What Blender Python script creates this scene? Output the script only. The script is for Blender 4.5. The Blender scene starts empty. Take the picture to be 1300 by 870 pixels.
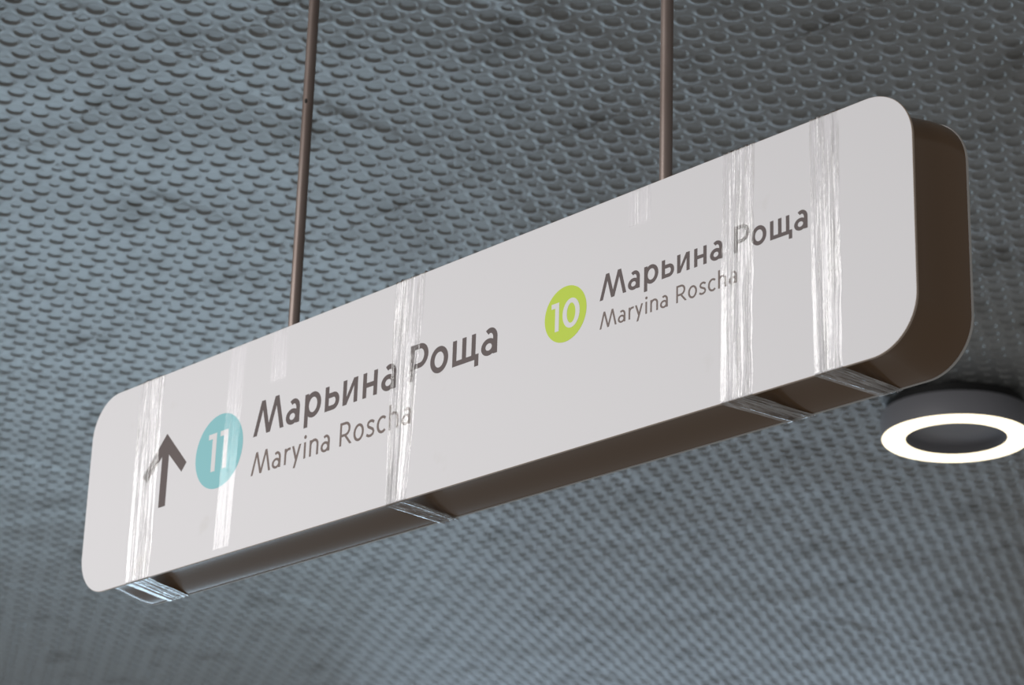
import bpy, bmesh, math, random
import numpy as np
from mathutils import Matrix, Vector
random.seed(4); rng = np.random.RandomState(7)
S = bpy.context.scene
COL = S.collection

# ------------------------------------------------------------------ camera
Z0 = 2.72                                   # underside of the sign above the floor
CAMP = Vector((3.64082737, -2.33553748, -1.12061013 + Z0))
YAW, PIT, ROL = -0.8296261, 0.36286415, 0.03116354
fw = Vector((math.cos(PIT)*math.sin(YAW), math.cos(PIT)*math.cos(YAW), math.sin(PIT)))
r0 = Vector((math.cos(YAW), -math.sin(YAW), 0)); u0 = r0.cross(fw)
rr = r0*math.cos(ROL) + u0*math.sin(ROL); uu = -r0*math.sin(ROL) + u0*math.cos(ROL)
cd = bpy.data.cameras.new('camera'); cam = bpy.data.objects.new('camera', cd); COL.objects.link(cam)
m = Matrix((rr, uu, -fw)).transposed().to_4x4(); m.translation = CAMP; cam.matrix_world = m
cd.sensor_width = 36; cd.sensor_fit = 'HORIZONTAL'; cd.lens = 3222.87/1300*36
cd.dof.use_dof = True; cd.dof.focus_distance = 3.62
cd.dof.aperture_fstop = (cd.lens/1000)/0.011
cd.clip_start = .05; cd.clip_end = 200
S.camera = cam

# ------------------------------------------------------------------ world and lights
W = bpy.data.worlds.new('hall_light'); S.world = W; W.use_nodes = True
bg = W.node_tree.nodes['Background']; bg.inputs[0].default_value = (.90, .89, .88, 1); bg.inputs[1].default_value = .24

def area(name, loc, target, sx, sy, power, col):
    l = bpy.data.lights.new(name, 'AREA'); l.shape = 'RECTANGLE'; l.size = sx; l.size_y = sy; l.energy = power; l.color = col
    o = bpy.data.objects.new(name, l); COL.objects.link(o); o.location = loc
    o.rotation_euler = (Vector(target)-Vector(loc)).to_track_quat('-Z', 'Y').to_euler(); return o
# cool lights with no visible source, added far left to tint the ceiling
area('cool_side_light', (-9.0, 4.4, .7), (0.0, 2.0, -2.2), 7.0, 1.8, 172, (.59, .79, .96))
area('cool_far_light', (-9.0, 11.0, 2.6), (-.5, 3.0, 3.6), 4.5, 1.2, 42, (.60, .79, 1.0))
# long ceiling luminaire behind the photographer: the tape mirrors it, and it lights the face
area('luminaire_light', (-1.9, -2.72, 4.2), (-1.9, -2.72, 0), 6.4, .75, 120, (1.0, .98, .96))
area('face_fill_light', (-.5, -7.0, 4.1), (.8, 0, 2.7), 7.0, .4, 232, (1.0, .98, .97))  # fill light added behind to brighten the sign face

S.view_settings.view_transform = 'Standard'; S.view_settings.look = 'None'
S.view_settings.exposure = 0; S.view_settings.gamma = 1; S.view_settings.use_curve_mapping = False

# ------------------------------------------------------------------ materials
def mat(name, col, rough=.5, metal=0, spec=.5, coat=0, noise=None, bump=None, emit=None):
    M = bpy.data.materials.new(name); M.use_nodes = True; nt = M.node_tree; b = nt.nodes['Principled BSDF']
    b.inputs['Base Color'].default_value = (*col, 1); b.inputs['Roughness'].default_value = rough
    b.inputs['Metallic'].default_value = metal; b.inputs['Specular IOR Level'].default_value = spec
    b.inputs['Coat Weight'].default_value = coat
    if emit: b.inputs['Emission Color'].default_value = (*emit[0], 1); b.inputs['Emission Strength'].default_value = emit[1]
    tc = nt.nodes.new('ShaderNodeTexCoord')
    if noise:                               # (second colour, scale, low, high, stretch)
        c2, sc, lo, hi, st = noise
        mp = nt.nodes.new('ShaderNodeMapping'); mp.inputs['Scale'].default_value = st
        n = nt.nodes.new('ShaderNodeTexNoise'); n.inputs['Scale'].default_value = sc; n.inputs['Detail'].default_value = 6
        r = nt.nodes.new('ShaderNodeMapRange'); r.inputs[1].default_value = lo; r.inputs[2].default_value = hi
        mx = nt.nodes.new('ShaderNodeMix'); mx.data_type = 'RGBA'
        mx.inputs[6].default_value = (*col, 1); mx.inputs[7].default_value = (*c2, 1)
        nt.links.new(tc.outputs['Object'], mp.inputs[0]); nt.links.new(mp.outputs[0], n.inputs[0])
        nt.links.new(n.outputs[0], r.inputs[0]); nt.links.new(r.outputs[0], mx.inputs[0]); nt.links.new(mx.outputs[2], b.inputs['Base Color'])
    if bump:                                # (scale, strength, distance, stretch)
        sc, stg, di, st = bump
        mp = nt.nodes.new('ShaderNodeMapping'); mp.inputs['Scale'].default_value = st
        n = nt.nodes.new('ShaderNodeTexNoise'); n.inputs['Scale'].default_value = sc; n.inputs['Detail'].default_value = 3
        bp = nt.nodes.new('ShaderNodeBump'); bp.inputs['Strength'].default_value = stg; bp.inputs['Distance'].default_value = di
        nt.links.new(tc.outputs['Object'], mp.inputs[0]); nt.links.new(mp.outputs[0], n.inputs[0])
        nt.links.new(n.outputs[0], bp.inputs['Height']); nt.links.new(bp.outputs[0], b.inputs['Normal'])
    return M
M_ceil = mat('embossed_aluminium', (.27, .275, .27), rough=.36, metal=.55, noise=((.10, .092, .078), 3.5, .54, .78, (1, 1, 1)))
M_face = mat('white_face', (.80, .79, .81), rough=.5, spec=.35, noise=((.70, .68, .66), 9, .66, .82, (1, 1, 1)))
M_edge = mat('panel_edge', (.50, .40, .32), rough=.5)
M_case = mat('brown_casing', (.18, .112, .066), rough=.22, metal=.0, spec=.3, bump=(14, .12, .002, (.1, 1, 1)))
M_backedge = mat('back_panel_edge', (.55, .53, .50), rough=.5)
M_rod = mat('brown_rod', (.30, .24, .215), rough=.34, metal=.4, noise=((.20, .15, .13), 30, .45, .7, (1, 1, .15)))
M_dark = mat('dark_hole', (.02, .018, .015), rough=.8)
M_bold = mat('print_dark', (.115, .088, .086), rough=.5, spec=.35)
M_thin = mat('print_brown', (.19, .145, .13), rough=.5, spec=.35)
M_teal = mat('print_teal', (.27, .60, .64), rough=.5, spec=.35)
M_lime = mat('print_lime', (.57, .74, .06), rough=.5, spec=.35)
M_num = mat('print_white', (.80, .79, .80), rough=.5, spec=.35)
M_house = mat('lamp_housing', (.23, .23, .25), rough=.5)
M_black = mat('lamp_collar', (.008, .008, .008), rough=.7)
M_emit = mat('lamp_diffuser', (1, .95, .86), emit=((1.0, .86, .60), 3.4))
M_smudge = mat('grime', (.36, .34, .31), rough=.8)

def tape_mat(name, streak, haze, gloss, rough):
    M = bpy.data.materials.new(name); M.use_nodes = True; nt = M.node_tree; nt.nodes.clear(); N = nt.nodes.new; Lk = nt.links.new
    out = N('ShaderNodeOutputMaterial'); tr = N('ShaderNodeBsdfTransparent'); tr.inputs[0].default_value = (.97, .97, .97, 1)
    gl = N('ShaderNodeBsdfGlossy'); gl.inputs['Roughness'].default_value = rough; gl.inputs['Color'].default_value = (1, 1, 1, 1)
    df = N('ShaderNodeBsdfDiffuse'); df.inputs[0].default_value = (.93, .92, .91, 1)
    tc = N('ShaderNodeTexCoord'); mp = N('ShaderNodeMapping'); mp.inputs['Scale'].default_value = (1, .12, .05)
    n = N('ShaderNodeTexNoise'); n.inputs['Scale'].default_value = 190; n.inputs['Detail'].default_value = 4
    r = N('ShaderNodeMapRange'); r.inputs[1].default_value = .44; r.inputs[2].default_value = .66; r.inputs[4].default_value = haze
    n2 = N('ShaderNodeTexNoise'); n2.inputs['Scale'].default_value = 260; n2.inputs['Detail'].default_value = 2
    bp = N('ShaderNodeBump'); bp.inputs['Strength'].default_value = streak; bp.inputs['Distance'].default_value = .0006
    fr = N('ShaderNodeFresnel'); fr.inputs[0].default_value = 1.5
    mu = N('ShaderNodeMath'); mu.operation = 'MULTIPLY'; mu.inputs[1].default_value = gloss; mu.use_clamp = True
    m1 = N('ShaderNodeMixShader'); m2 = N('ShaderNodeMixShader')
    mp2 = N('ShaderNodeMapping'); mp2.inputs['Scale'].default_value = (1, .3, .3)
    Lk(tc.outputs['Object'], mp.inputs[0]); Lk(mp.outputs[0], n.inputs[0]); Lk(n.outputs[0], r.inputs[0])
    Lk(tc.outputs['Object'], mp2.inputs[0]); Lk(mp2.outputs[0], n2.inputs[0]); Lk(n2.outputs[0], bp.inputs['Height'])
    Lk(bp.outputs[0], gl.inputs['Normal']); Lk(bp.outputs[0], fr.inputs['Normal'])
    Lk(tr.outputs[0], m1.inputs[1]); Lk(df.outputs[0], m1.inputs[2]); Lk(r.outputs[0], m1.inputs[0])
    Lk(fr.outputs[0], mu.inputs[0]); Lk(mu.outputs[0], m2.inputs[0]); Lk(m1.outputs[0], m2.inputs[1]); Lk(gl.outputs[0], m2.inputs[2])
    Lk(m2.outputs[0], out.inputs[0]); return M
M_tape = tape_mat('wrinkled_clear_tape', .55, .42, 1.6, .14)
M_tapeflat = tape_mat('smooth_clear_tape', .35, .12, .95, .17)

# ------------------------------------------------------------------ helpers
def empty(name, loc, **k):
    o = bpy.data.objects.new(name, None); COL.objects.link(o); o.location = loc; o.empty_display_size = .1
    for a, b in k.items(): o[a] = b
    return o
def link(name, me, mt, parent=None, smooth=False, **k):
    if not isinstance(me, bpy.types.Mesh):
        v, f = me; d = bpy.data.meshes.new(name); d.from_pydata(v, [], f); me = d
    if not me.materials:
        for q in (mt if isinstance(mt, (list, tuple)) else [mt]): me.materials.append(q)
    if smooth: me.polygons.foreach_set('use_smooth', [True]*len(me.polygons))
    o = bpy.data.objects.new(name, me); COL.objects.link(o)
    if parent: o.parent = parent
    for a, b in k.items(): o[a] = b
    return o
def sharp(me, ang=40):
    try: me.set_sharp_from_angle(angle=math.radians(ang))
    except Exception: pass
def grid_mesh(name, X, Y, Z, flip=False):
    ny, nx = X.shape; me = bpy.data.meshes.new(name)
    me.vertices.add(nx*ny); me.vertices.foreach_set('co', np.stack([X, Y, Z], -1).astype(np.float32).ravel())
    i = np.arange((ny-1)*(nx-1)); r = i//(nx-1); c = i % (nx-1); a = r*nx+c
    q = np.stack([a, a+1, a+nx+1, a+nx], -1)
    if flip: q = q[:, ::-1]
    me.loops.add(q.size); me.loops.foreach_set('vertex_index', q.astype(np.int32).ravel())
    me.polygons.add(len(q)); me.polygons.foreach_set('loop_start', np.arange(0, q.size, 4, dtype=np.int32))
    me.polygons.foreach_set('loop_total', np.full(len(q), 4, np.int32))
    me.polygons.foreach_set('use_smooth', np.ones(len(q), bool)); me.update(calc_edges=True); return me
def lathe(prof, n=96, closed=False):
    v, f = [], []; m_ = len(prof)
    for k in range(n):
        a = 2*math.pi*k/n
        v += [(r*math.cos(a), r*math.sin(a), z) for r, z in prof]
    for k in range(n):
        k2 = (k+1) % n
        for j in range(m_ if closed else m_-1):
            j2 = (j+1) % m_
            f.append((k*m_+j, k2*m_+j, k2*m_+j2, k*m_+j2))
    return v, f

# ------------------------------------------------------------------ ceiling of pressed panels
HC = CAMP.z + 2.66                          # ceiling height
K = 2.66/2.55
def cx(x): return CAMP.x + (x-CAMP.x)*K
def cy(y): return CAMP.y + (y-CAMP.y)*K
PW, PH = .6948*K, .8524*K                   # panel width and length
A = PW/12; RW = PH/17                       # spacing of the cups
SX, SY = cx(-.552), cy(.51)                 # one crossing of the seams
BX, BY = cx(-.570), cy(.138)                # centre of one small cup
def sm(t): t = np.clip(t, 0, 1); return t*t*(3-2*t)
def panel_mesh(par, seed):
    st = np.random.RandomState(seed); nx, ny = 380, 466; g = -.0004
    x = np.linspace(g, PW-g, nx); y = np.linspace(g, PH-g, ny); X, Y = np.meshgrid(x, y)
    GX = X+SX-BX + (1.5*A if par else 0); GY = Y+SY-BY
    H = np.zeros_like(X)
    r_lo = int(math.floor((SY-BY)/RW))-1
    for r in range(r_lo, r_lo+21):
        for c in range(-8, 32):
            px_ = c*A + (r % 2)*1.5*A; py_ = r*RW
            small = c % 3 == 0
            R1, R0, D = (.0124, .0110, .0019) if small else (.0196, .0180, .0023)
            R1 *= K; R0 *= K; R2 = R1+(.0085 if small else .0125)*K; LP = .0013 if small else .0022
            px_ += st.uniform(-.0006, .0006); py_ += st.uniform(-.0006, .0006); D *= st.uniform(.9, 1.1)
            lx, ly = px_-(SX-BX)-(1.5*A if par else 0), py_-(SY-BY)
            if lx < -.03 or lx > PW+.03 or ly < -.03 or ly > PH+.03: continue
            i0, i1 = np.searchsorted(x, [lx-R2, lx+R2]); j0, j1 = np.searchsorted(y, [ly-R2, ly+R2])
            if i0 >= i1 or j0 >= j1: continue
            rad = np.hypot(X[j0:j1, i0:i1]-lx, Y[j0:j1, i0:i1]-ly)
            far = (-.77*(X[j0:j1, i0:i1]-lx)+.64*(Y[j0:j1, i0:i1]-ly))/np.maximum(rad, 1e-4)   # pressed harder on one side
            lw = .22+.78*sm(.5+.8*far)
            cup = np.clip((R1-rad)/(R1-R0), 0, 1)**.8
            tq = np.clip((R2-rad)/(R2-R1), 0, 1); lip = LP*lw*(.45*tq+.55*sm(tq))*(rad < R2)        # the rolled rim round each cup hangs a little below the sheet
            H[j0:j1, i0:i1] = np.where(rad < R1, cup*(D+LP*lw)-LP*lw, np.minimum(H[j0:j1, i0:i1], -lip))
    # the sheet is not flat: soft waves between its edges
    e = np.minimum(np.minimum(X, PW-X), np.minimum(Y, PH-Y)); fade = sm(e/.06)
    for _ in range(8):
        kx, ky = st.uniform(-11, 11), st.uniform(-11, 11); H += .0009*fade*np.sin(kx*X+ky*Y+st.uniform(0, 6))
    for _ in range(46):                     # small dents left along the joints
        t = st.uniform(0, 1); side = st.randint(4); d = st.uniform(.001, .006)
        ax, ay = ((t*PW, d), (t*PW, PH-d), (d, t*PH), (PW-d, t*PH))[side]; an = st.uniform(.2, 1.3) if side < 2 else st.uniform(-.6, .6)
        i0, i1 = np.searchsorted(x, [ax-.03, ax+.03]); j0, j1 = np.searchsorted(y, [ay-.03, ay+.03])
        U_ = X[j0:j1, i0:i1]-ax; V_ = Y[j0:j1, i0:i1]-ay; p_ = U_*math.cos(an)+V_*math.sin(an); q_ = -U_*math.sin(an)+V_*math.cos(an)
        H[j0:j1, i0:i1] += st.uniform(.0008, .0022)*np.exp(-(p_/.010)**2-(q_/.0026)**2)
    return grid_mesh('ceiling_panel', X, Y, H, flip=True)
variants = [[panel_mesh(p, 10*p+s) for s in range(2)] for p in (0, 1)]
ceil = empty('ceiling', (0, 0, HC), kind='structure')
for i in range(-13, 5):
    for j in range(-2, 12):
        par = (j*17) % 2                    # seventeen rows to a panel, so the odd panels start half a period later
        me = variants[par][random.randrange(2)]
        o = link('ceiling_panel', me, M_ceil, ceil)
        o.location = (SX+i*PW, SY+j*PH, 0)
        o.rotation_euler = (math.radians(random.uniform(-.04, .04)), math.radians(random.uniform(-.04, .04)), 0)

# ------------------------------------------------------------------ ring lamp under the ceiling
R_L = .2265; ZL = CAMP.z+2.55
lamp = empty('ring_lamp', (-.9075, 3.702, HC), label='round dark grey ceiling lamp with a glowing white ring, below the sign', category='lamp')
zb = ZL-HC                                  # lower face, relative to the ceiling
RI = R_L*.70
hs = link('housing', lathe([(0, zb+.030), (RI-.012, zb+.030), (RI-.003, zb+.028), (RI-.003, zb), (RI, zb-.001), (RI, zb+.006), (R_L, zb+.006), (R_L, zb-.001), (R_L+.003, zb), (R_L+.004, zb+.004),
    (R_L+.004, zb+.074), (R_L+.001, zb+.078), (.10, zb+.078), (0, zb+.078)]), M_house, lamp, smooth=True); sharp(hs.data)
df = link('diffuser', lathe([(RI+.0005, zb+.006), (RI+.0005, zb-.0005), (RI+.003, zb-.003), (R_L-.003, zb-.003), (R_L-.0005, zb-.0005), (R_L-.0005, zb+.006)], closed=True), M_emit, lamp, smooth=True)
cl = link('mounting_collar', lathe([(0, zb+.078), (.212, zb+.078), (.212, .010), (0, .010)]), M_black, lamp, smooth=True); sharp(cl.data)

# ------------------------------------------------------------------ the hanging sign
L, H, T, R = 1.82902511, .36, .11593956, .07389281
sign = empty('direction_sign', (0, 0, Z0), label='long white double-sided metro direction sign hanging on two brown rods', category='sign')
def rrect(inset, n=20):
    """outline of the rounded rectangle in x, z, moved inwards"""
    r = R-inset; out = []
    for (ax, az, a0) in ((L-R, H-R, 0), (R, H-R, 90), (R, R, 180), (L-R, R, 270)):
        for k in range(n+1):
            a = math.radians(a0+90*k/n); out.append((ax+r*math.cos(a), az+r*math.sin(a)))
    return out
def extrude(profile, capf=True, capb=True, mats=None):
    """profile: list of (inset, y); mats: material index per band"""
    v, f, mi = [], [], []
    for ins, y in profile:
        v += [(x, y, z) for x, z in rrect(ins)]
    n = len(rrect(0)); 
    for j in range(len(profile)-1):
        for k in range(n):
            k2 = (k+1) % n; f.append((j*n+k, j*n+k2, (j+1)*n+k2, (j+1)*n+k)); mi.append(mats[j] if mats else 0)
    if capf: f.append(tuple(range(n))[::-1]); mi.append(0)
    if capb: b = (len(profile)-1)*n; f.append(tuple(range(b, b+n))); mi.append(0)
    return v, f, mi
def ext_obj(name, prof, mts, mats=None, **k):
    v, f, mi = extrude(prof, mats=mats); me = bpy.data.meshes.new(name); me.from_pydata(v, [], f)
    for q in mts: me.materials.append(q)
    me.polygons.foreach_set('material_index', mi); o = link(name, me, None, sign, smooth=True, **k); sharp(me, 35); return o
ext_obj('face_panel', [(.0006, 0), (0, .0006), (0, .0036), (.0006, .0042)], [M_face, M_edge], mats=[1, 1, 1])
ext_obj('face_panel', [(.0006, T-.0042), (0, T-.0036), (0, T-.0006), (.0006, T)], [M_face, M_backedge], mats=[1, 1, 1])
prof = [(.0030, .0042)]
for k in range(1, 9):
    a = math.pi/2*k/8; prof.append((.003+.010*math.sin(a), .0042+.003+.014*(1-math.cos(a))))
for k in range(0, 17):
    t = k/16; prof.append((.0125-.0115*(t*t*(3-2*t)), .026+(T-.0042-.026)*t))
ext_obj('casing', prof, [M_case], label='brown metal casing between the two white faces')

# hanging rods
def tube(r, z0, z1, n=32):
    return lathe([(r, z0), (r, z1)], n)
for x, holes in ((.48670166, True), (1.34074831, False)):
    o = link('hanging_rod', tube(.0094, H-.0135, HC-Z0+.004), M_rod, sign, smooth=True); o.location = (x, T/2, 0)
    fl = link('mounting_flange', lathe([(0, HC-Z0-.006), (.028, HC-Z0-.006), (.030, HC-Z0-.004), (.030, HC-Z0+.003), (0, HC-Z0+.003)], 32), M_rod, o, smooth=True); sharp(fl.data)
    if holes:
        dh = link('adjustment_hole', lathe([(0, .0008), (.0022, .0006), (.0024, -.001)], 16), M_dark, o)
        dh.rotation_euler = (math.pi/2, 0, math.radians(30)); dh.location = (.0094*math.sin(math.radians(30)), -.0094*math.cos(math.radians(30)), .805); dh.scale = (1, 2.0, 1)
    col = link('collar', lathe([(.0094, H-.0132), (.0150, H-.0132), (.0150, H-.004), (.0094, H-.003)], 24), M_rod, o, smooth=True)

# ------------------------------------------------------------------ lettering (flat print on the face; coordinates in millimetres of the left-hand name)
class Ink:
    def __init__(s): s.p = []; s.g = 0
    def poly(s, pts, same=False):
        if not same: s.g += 1
        s.p.append((s.g, pts)); return s
    def rect(s, x0, y0, x1, y1): return s.poly([(x0, y0), (x1, y0), (x1, y1), (x0, y1)])
    def slant(s, x0, y0, x1, y1, w): return s.poly([(x0-w/2, y0), (x0+w/2, y0), (x1+w/2, y1), (x1-w/2, y1)])
    def path(s, pts, w, closed=False):
        n = len(pts); L_, R_ = [], []
        for i in range(n):
            a = pts[(i-1) % n] if (closed or i > 0) else pts[i]; b = pts[(i+1) % n] if (closed or i < n-1) else pts[i]
            dx, dy = b[0]-a[0], b[1]-a[1]; l = math.hypot(dx, dy) or 1; nx_, ny_ = -dy/l*w/2, dx/l*w/2
            L_.append((pts[i][0]+nx_, pts[i][1]+ny_)); R_.append((pts[i][0]-nx_, pts[i][1]-ny_))
        for i in range(n if closed else n-1):
            j = (i+1) % n; s.poly([R_[i], R_[j], L_[j], L_[i]], i > 0)
        return s
    def ell(s, x0, x1, y0, y1, w, a0=0, a1=360, wy=None):
        """ring between the given OUTER bounds"""
        cx_, cy_ = (x0+x1)/2, (y0+y1)/2; rx, ry = (x1-x0)/2, (y1-y0)/2; n = max(6, int(abs(a1-a0)/7.5)); wy = wy or w*.92
        for k in range(n):
            t, u = (math.radians(a0+(a1-a0)*(k+q)/n) for q in (0, 1))
            s.poly([(cx_+rx*math.cos(t), cy_+ry*math.sin(t)), (cx_+rx*math.cos(u), cy_+ry*math.sin(u)),
                    (cx_+(rx-w)*math.cos(u), cy_+(ry-wy)*math.sin(u)), (cx_+(rx-w)*math.cos(t), cy_+(ry-wy)*math.sin(t))], k > 0)
        return s
    def disc(s, cx_, cy_, r, n=72): return s.poly([(cx_+r*math.cos(2*math.pi*k/n), cy_+r*math.sin(2*math.pi*k/n)) for k in range(n)])
    def mesh(s, name, mt, parent, f=lambda x, y: (x, y), y0=0.0, th=.0002, **k):
        v, fc = [], []
        for g_, pts in s.p:
            tt = th+.000006*g_
            q = [f(*a) for a in pts]
            ar = sum(q[i][0]*q[(i+1) % len(q)][1]-q[(i+1) % len(q)][0]*q[i][1] for i in range(len(q)))
            if ar < 0: q = q[::-1]
            b = len(v); n = len(q)
            v += [(x/1000, y0-tt, z/1000) for x, z in q] + [(x/1000, y0, z/1000) for x, z in q]
            fc.append(tuple(range(b, b+n)))
            for i in range(n): j = (i+1) % n; fc.append((b+i, b+n+i, b+n+j, b+j))
        return link(name, (v, fc), mt, parent, **k)

def letter_a(I, x, y, w, h, t):
    """two-storey a: x, y lower left, w wide, h tall, stroke t"""
    xr = x+w
    I.rect(xr-t, y+h*.02, xr, y+h*.64)
    I.ell(x+w*.10, xr, y+h*.24, y+h, t, 0, 128, t*.9)                       # arch with its open left end
    I.ell(x, xr-t*.25, y, y+h*.625, t, 0, 360, t*.85)
    return I
# Cyrillic name
C = Ink(); b = 186.2; xh = 227.4; cap = 244.5
for (x0, y0, x1, y1) in ((478.6, b, 496.5, cap), (496.5, cap, 513, b), (513, b, 532.2, cap), (532.2, cap, 548.4, b)): C.slant(x0, y0, x1, y1, 9.6)
letter_a(C, 558.3, 185.2, 34.8, 43.2, 9.2)
C.rect(605.9, 171, 615.1, xh).ell(606.6, 647, 185.2, 228.4, 9.6)
C.rect(657.3, b, 666.5, xh).rect(664, 207.3, 680, 215.6).rect(664, b, 680, 194.3).ell(664, 692.7, b, 215.6, 9.2, -90, 90, 8.3)
C.rect(701.5, b, 710.4, xh).rect(728.4, b, 737.0, xh).poly([(703, b), (711.0, b), (735.5, xh), (727.2, xh)])
C.rect(750, b, 758.8, xh).rect(775.8, b, 784.6, xh).rect(756, 202.4, 778, 210.2)
letter_a(C, 794.5, 185.2, 34.8, 43.2, 9.2)
C1, C = C, Ink()
C.rect(861.4, b, 870.8, cap).rect(868, 235.9, 884, 244.3).rect(868, 204.8, 884, 213).ell(864, 902.6, 204.8, 244.3, 9.6, -90, 90, 8.3)
C.ell(908, 948.4, 185.2, 228.2, 9.6)
C.rect(958.4, b, 967.3, xh).rect(979.7, b, 988.7, xh).rect(1000.6, b, 1009.5, xh).rect(960, b, 1016.6, 194.4).rect(1008, 175.2, 1016.6, 190)
letter_a(C, 1022.2, 185.2, 34.8, 43.2, 9.2)
# Latin name
Q = Ink(); b = 119.7; xh = 146.7; cap = 157.8; w = 4.7
for (x0, y0, x1, y1) in ((476.8, b, 487.7, cap), (487.7, cap, 499.8, b), (499.8, b, 512.1, cap), (512.1, cap, 522.6, b)): Q.slant(x0, y0, x1, y1, 4.9)
letter_a(Q, 529, 119.0, 22.2, 28.4, w)
Q.rect(560.7, b, 565.3, xh).path([(563, 136), (565, 141.5), (569, 144.6), (575.6, 144.6)], 4.3)
Q.slant(582, xh, 591.4, 122, 4.9).slant(600, xh, 587.0, 109.3, 4.9)
Q.rect(610.1, b, 614.7, xh).disc(612.6, 155.4, 3.2, 20)
Q.rect(624.3, b, 628.9, xh).ell(624.5, 646.6, 127, 147.6, w, 0, 165).rect(641.9, b, 646.6, 137.4)
letter_a(Q, 652.8, 119.0, 22.0, 28.4, w)
Q1, Q = Q, Ink()
Q.rect(699.2, b, 703.8, cap).rect(702, 153.4, 712, cap).rect(702, 134, 713, 138.3).ell(700, 724.6, 134, cap, w, -90, 90).slant(711.5, 136.5, 726.3, b, 5.4)
Q.ell(732.8, 757.6, 118.8, 147.4, w)
Q.path([(781.6, 142.2), (777, 144.9), (772.5, 145.3), (768.2, 143.4), (766.8, 139.8), (768.6, 136.3), (774, 133.6), (779.3, 130.8), (781.1, 127), (779.6, 123.2), (775, 121.1), (769.6, 121.3), (764.6, 124)], 4.4)
Q.ell(788.6, 814, 118.8, 147.4, w, 48, 312)
Q.rect(816.9, b, 821.5, 160.2).ell(817.1, 839.2, 127, 147.6, w, 0, 165).rect(834.5, b, 839.2, 137.4)
letter_a(Q, 846.4, 119.0, 22.0, 28.4, w)
def right(x, y): return (1269.3+(x-473.4)*.6589, 208.4+(y-186.2)*.6589)
def right2(x, y): return (1270.4+(x-474.3)*.6577, 165.1+(y-119.7)*.6577)
for f_, f2_, side, big in ((lambda x, y: (x, y), lambda x, y: (x, y), 'beside the turquoise circle', 'large'), (right, right2, 'beside the lime circle', 'small')):
    C1.mesh('word', M_bold, sign, f_, label='%s dark Cyrillic first word %s' % (big, side))
    C.mesh('word', M_bold, sign, f_, label='%s dark Cyrillic second word %s' % (big, side))
    Q1.mesh('word', M_thin, sign, f2_, label='%s thin brown Latin first word %s' % (big, side))
    Q.mesh('word', M_thin, sign, f2_, label='%s thin brown Latin second word %s' % (big, side))
Ink().poly([(229.7, 248.1), (219.8, 238.0), (167.2, 184), (180, 169.8), (219.6, 208.8), (229.7, 220)][::-1]).poly([(229.7, 248.1), (292.2, 184), (279.4, 169.8), (239.6, 208.8), (229.7, 220)]) \
     .rect(220.0, 118.2, 239.4, 232).mesh('arrow', M_bold, sign, label='dark arrow pointing straight up')
bt = Ink().disc(382.5, 183.4, 64.4).mesh('line_badge', M_teal, sign, label='turquoise circle with white number 11')
Ink().rect(363, 150.4, 374.2, 217.2).rect(352.3, 208.2, 368, 217.2).rect(394.2, 150.4, 405.2, 217.2).rect(384.0, 208.2, 398, 217.2).mesh('numeral', M_num, bt, y0=-.0002)
bl = Ink().disc(1200.4, 207.8, 42.75).mesh('line_badge', M_lime, sign, label='lime green circle with white number 10')
Ink().rect(1179.3, 184.8, 1187.3, 229).rect(1171.5, 221.4, 1182, 229).ell(1194.7, 1229.6, 184.0, 229.3, 8.7, 0, 360, 7.3).mesh('numeral', M_num, bl, y0=-.0002)

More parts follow.
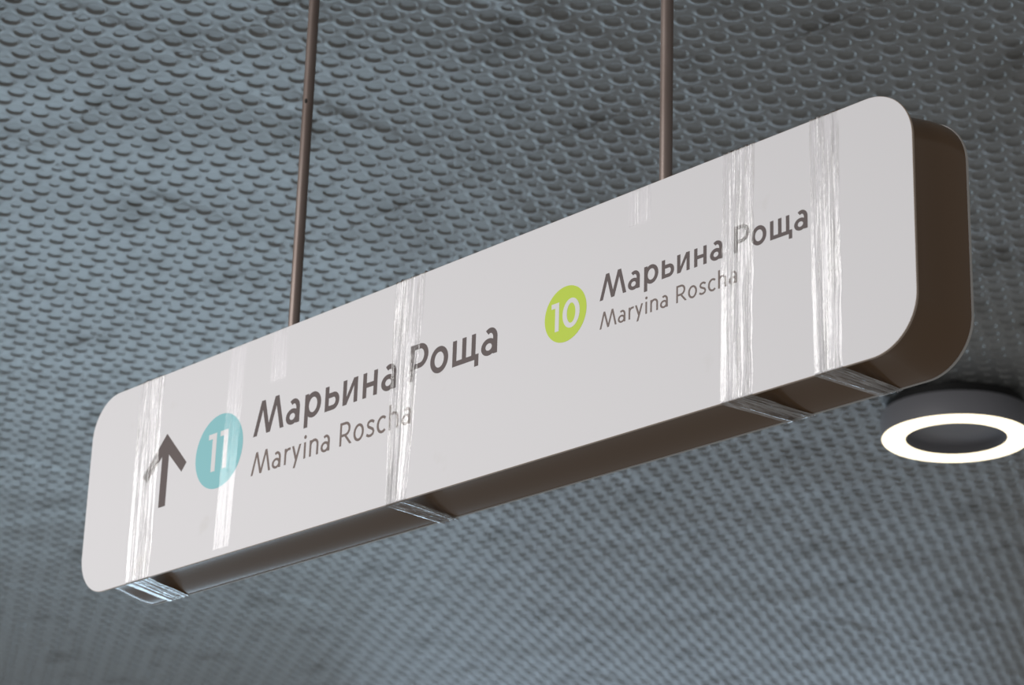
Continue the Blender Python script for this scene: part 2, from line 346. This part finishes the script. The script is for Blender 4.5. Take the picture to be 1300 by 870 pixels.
# ------------------------------------------------------------------ clear adhesive tape
def wrinkle(U, Sx, n, amp, seed, width):
    st = np.random.RandomState(seed); Hh = np.zeros_like(U)
    for _ in range(n):
        c0 = st.uniform(.06, .94)*width; drift = st.uniform(-.012, .012); wv = st.uniform(.0003, .0012)
        c = c0 + drift*(Sx-.18) + wv*np.sin(Sx*st.uniform(15, 45)+st.uniform(0, 6))
        wd = st.uniform(.0005, .0019); a0 = amp*st.uniform(.3, 1.15)
        on = .35+.65*sm(.5+1.3*np.sin(Sx*st.uniform(8, 26)+st.uniform(0, 6)))
        Hh += a0*on*np.exp(-((U-c)/wd)**2)
    return np.minimum(Hh, amp*1.5)
def tape_wrap(x_top, x_bot, x_bb, w_top, w_bot, nw, amp, seed, label=None, mt=None):
    """a loop of tape right round the sign: down the face, under, up the back, over the top"""
    e = .0005; step = .0025; P = []
    for z in np.arange(H, 0, -step): P.append((-e, z, 0, -1, 0, 1-z/H))
    P.append((-e, -e, 0, -1, -1, 1))
    for y in np.arange(step, T, step): P.append((y, -e, 0, 0, -1, 1+y/T))
    P.append((T+e, -e, 0, 1, -1, 2))
    for z in np.arange(.02, H, .02): P.append((T+e, z, 0, 1, 0, 2+z/H))
    P.append((T+e, H+e, 0, 1, 1, 3))
    for y in np.arange(T-.005, 0, -.005): P.append((y, H+e, 0, 0, 1, 3+(T-y)/T))
    P.append((-e, H+e, 0, -1, 1, 4)); P.append(P[0][:5]+(4.001,))
    y = np.array([p[0] for p in P]); z = np.array([p[1] for p in P]); ny_ = np.array([p[3] for p in P], float); nz = np.array([p[4] for p in P], float); s_ = np.array([p[5] for p in P])
    x0 = np.interp(s_, [0, 1, 2, 3, 4.01], [x_top, x_bot, x_bb, x_bb+.004, x_top])
    arc = np.interp(s_, [0, 1, 2, 3, 4.01], [0, H, H+T, 2*H+T, 2*H+2*T])
    width = w_top; wf = np.interp(s_, [0, 1, 2, 3, 4.01], [1, w_bot/w_top, .85*w_bot/w_top, .9, 1])
    nc = int(width/.0006); u = np.linspace(0, width, nc); U, AR = np.meshgrid(u, arc)
    Wk = wrinkle(U, AR, nw, amp, seed, width)
    edge = .0012*np.sin(AR*37+seed)+.0008*np.sin(AR*91+seed*2)
    X = x0[:, None] + U*wf[:, None] + edge*(U/width-.3)
    Y = y[:, None] + ny_[:, None]*Wk; Z = z[:, None] + nz[:, None]*Wk
    k = dict(label=label) if label else {}
    return link('tape_strip', grid_mesh('tape_strip', X, Y, Z, flip=True), mt or M_tape, sign, **k)
tape_wrap(.138, .142, .108, .072, .066, 15, .0011, 3, 'wrinkled clear tape wound round the left end of the sign')
tape_wrap(.817, .818, .812, .073, .048, 18, .0012, 5)
tape_wrap(1.504, 1.500, 1.516, .058, .056, 14, .0011, 8)
tape_wrap(1.658, 1.662, 1.673, .050, .047, 13, .0010, 12)
def tape_patch(x0, x1, ztop, zbot, xb, seed, nw=2, amp=.0002, **k):
    zs = np.linspace(ztop, zbot, 90); u = np.linspace(0, x1-x0, 50); U, Zz = np.meshgrid(u, zs)
    fr = (ztop-Zz)/(ztop-zbot); X = x0+U+(xb-x0)*fr; Yy = -.0005-wrinkle(U, Zz, nw, amp, seed, x1-x0)
    return link('tape_strip', grid_mesh('tape_strip', X, Yy, Zz, flip=True), M_tapeflat, sign, **k)
tape_patch(.398, .440, .3597, .012, .386, 21, label='smooth clear tape running down over the turquoise circle')
tape_patch(.508, .549, .3597, .271, .511, 22, nw=3, label='short smooth clear tape below the left rod')
tape_patch(1.326, 1.369, .3597, .305, 1.325, 23, nw=6, amp=.0005, label='short clear tape below the right rod')
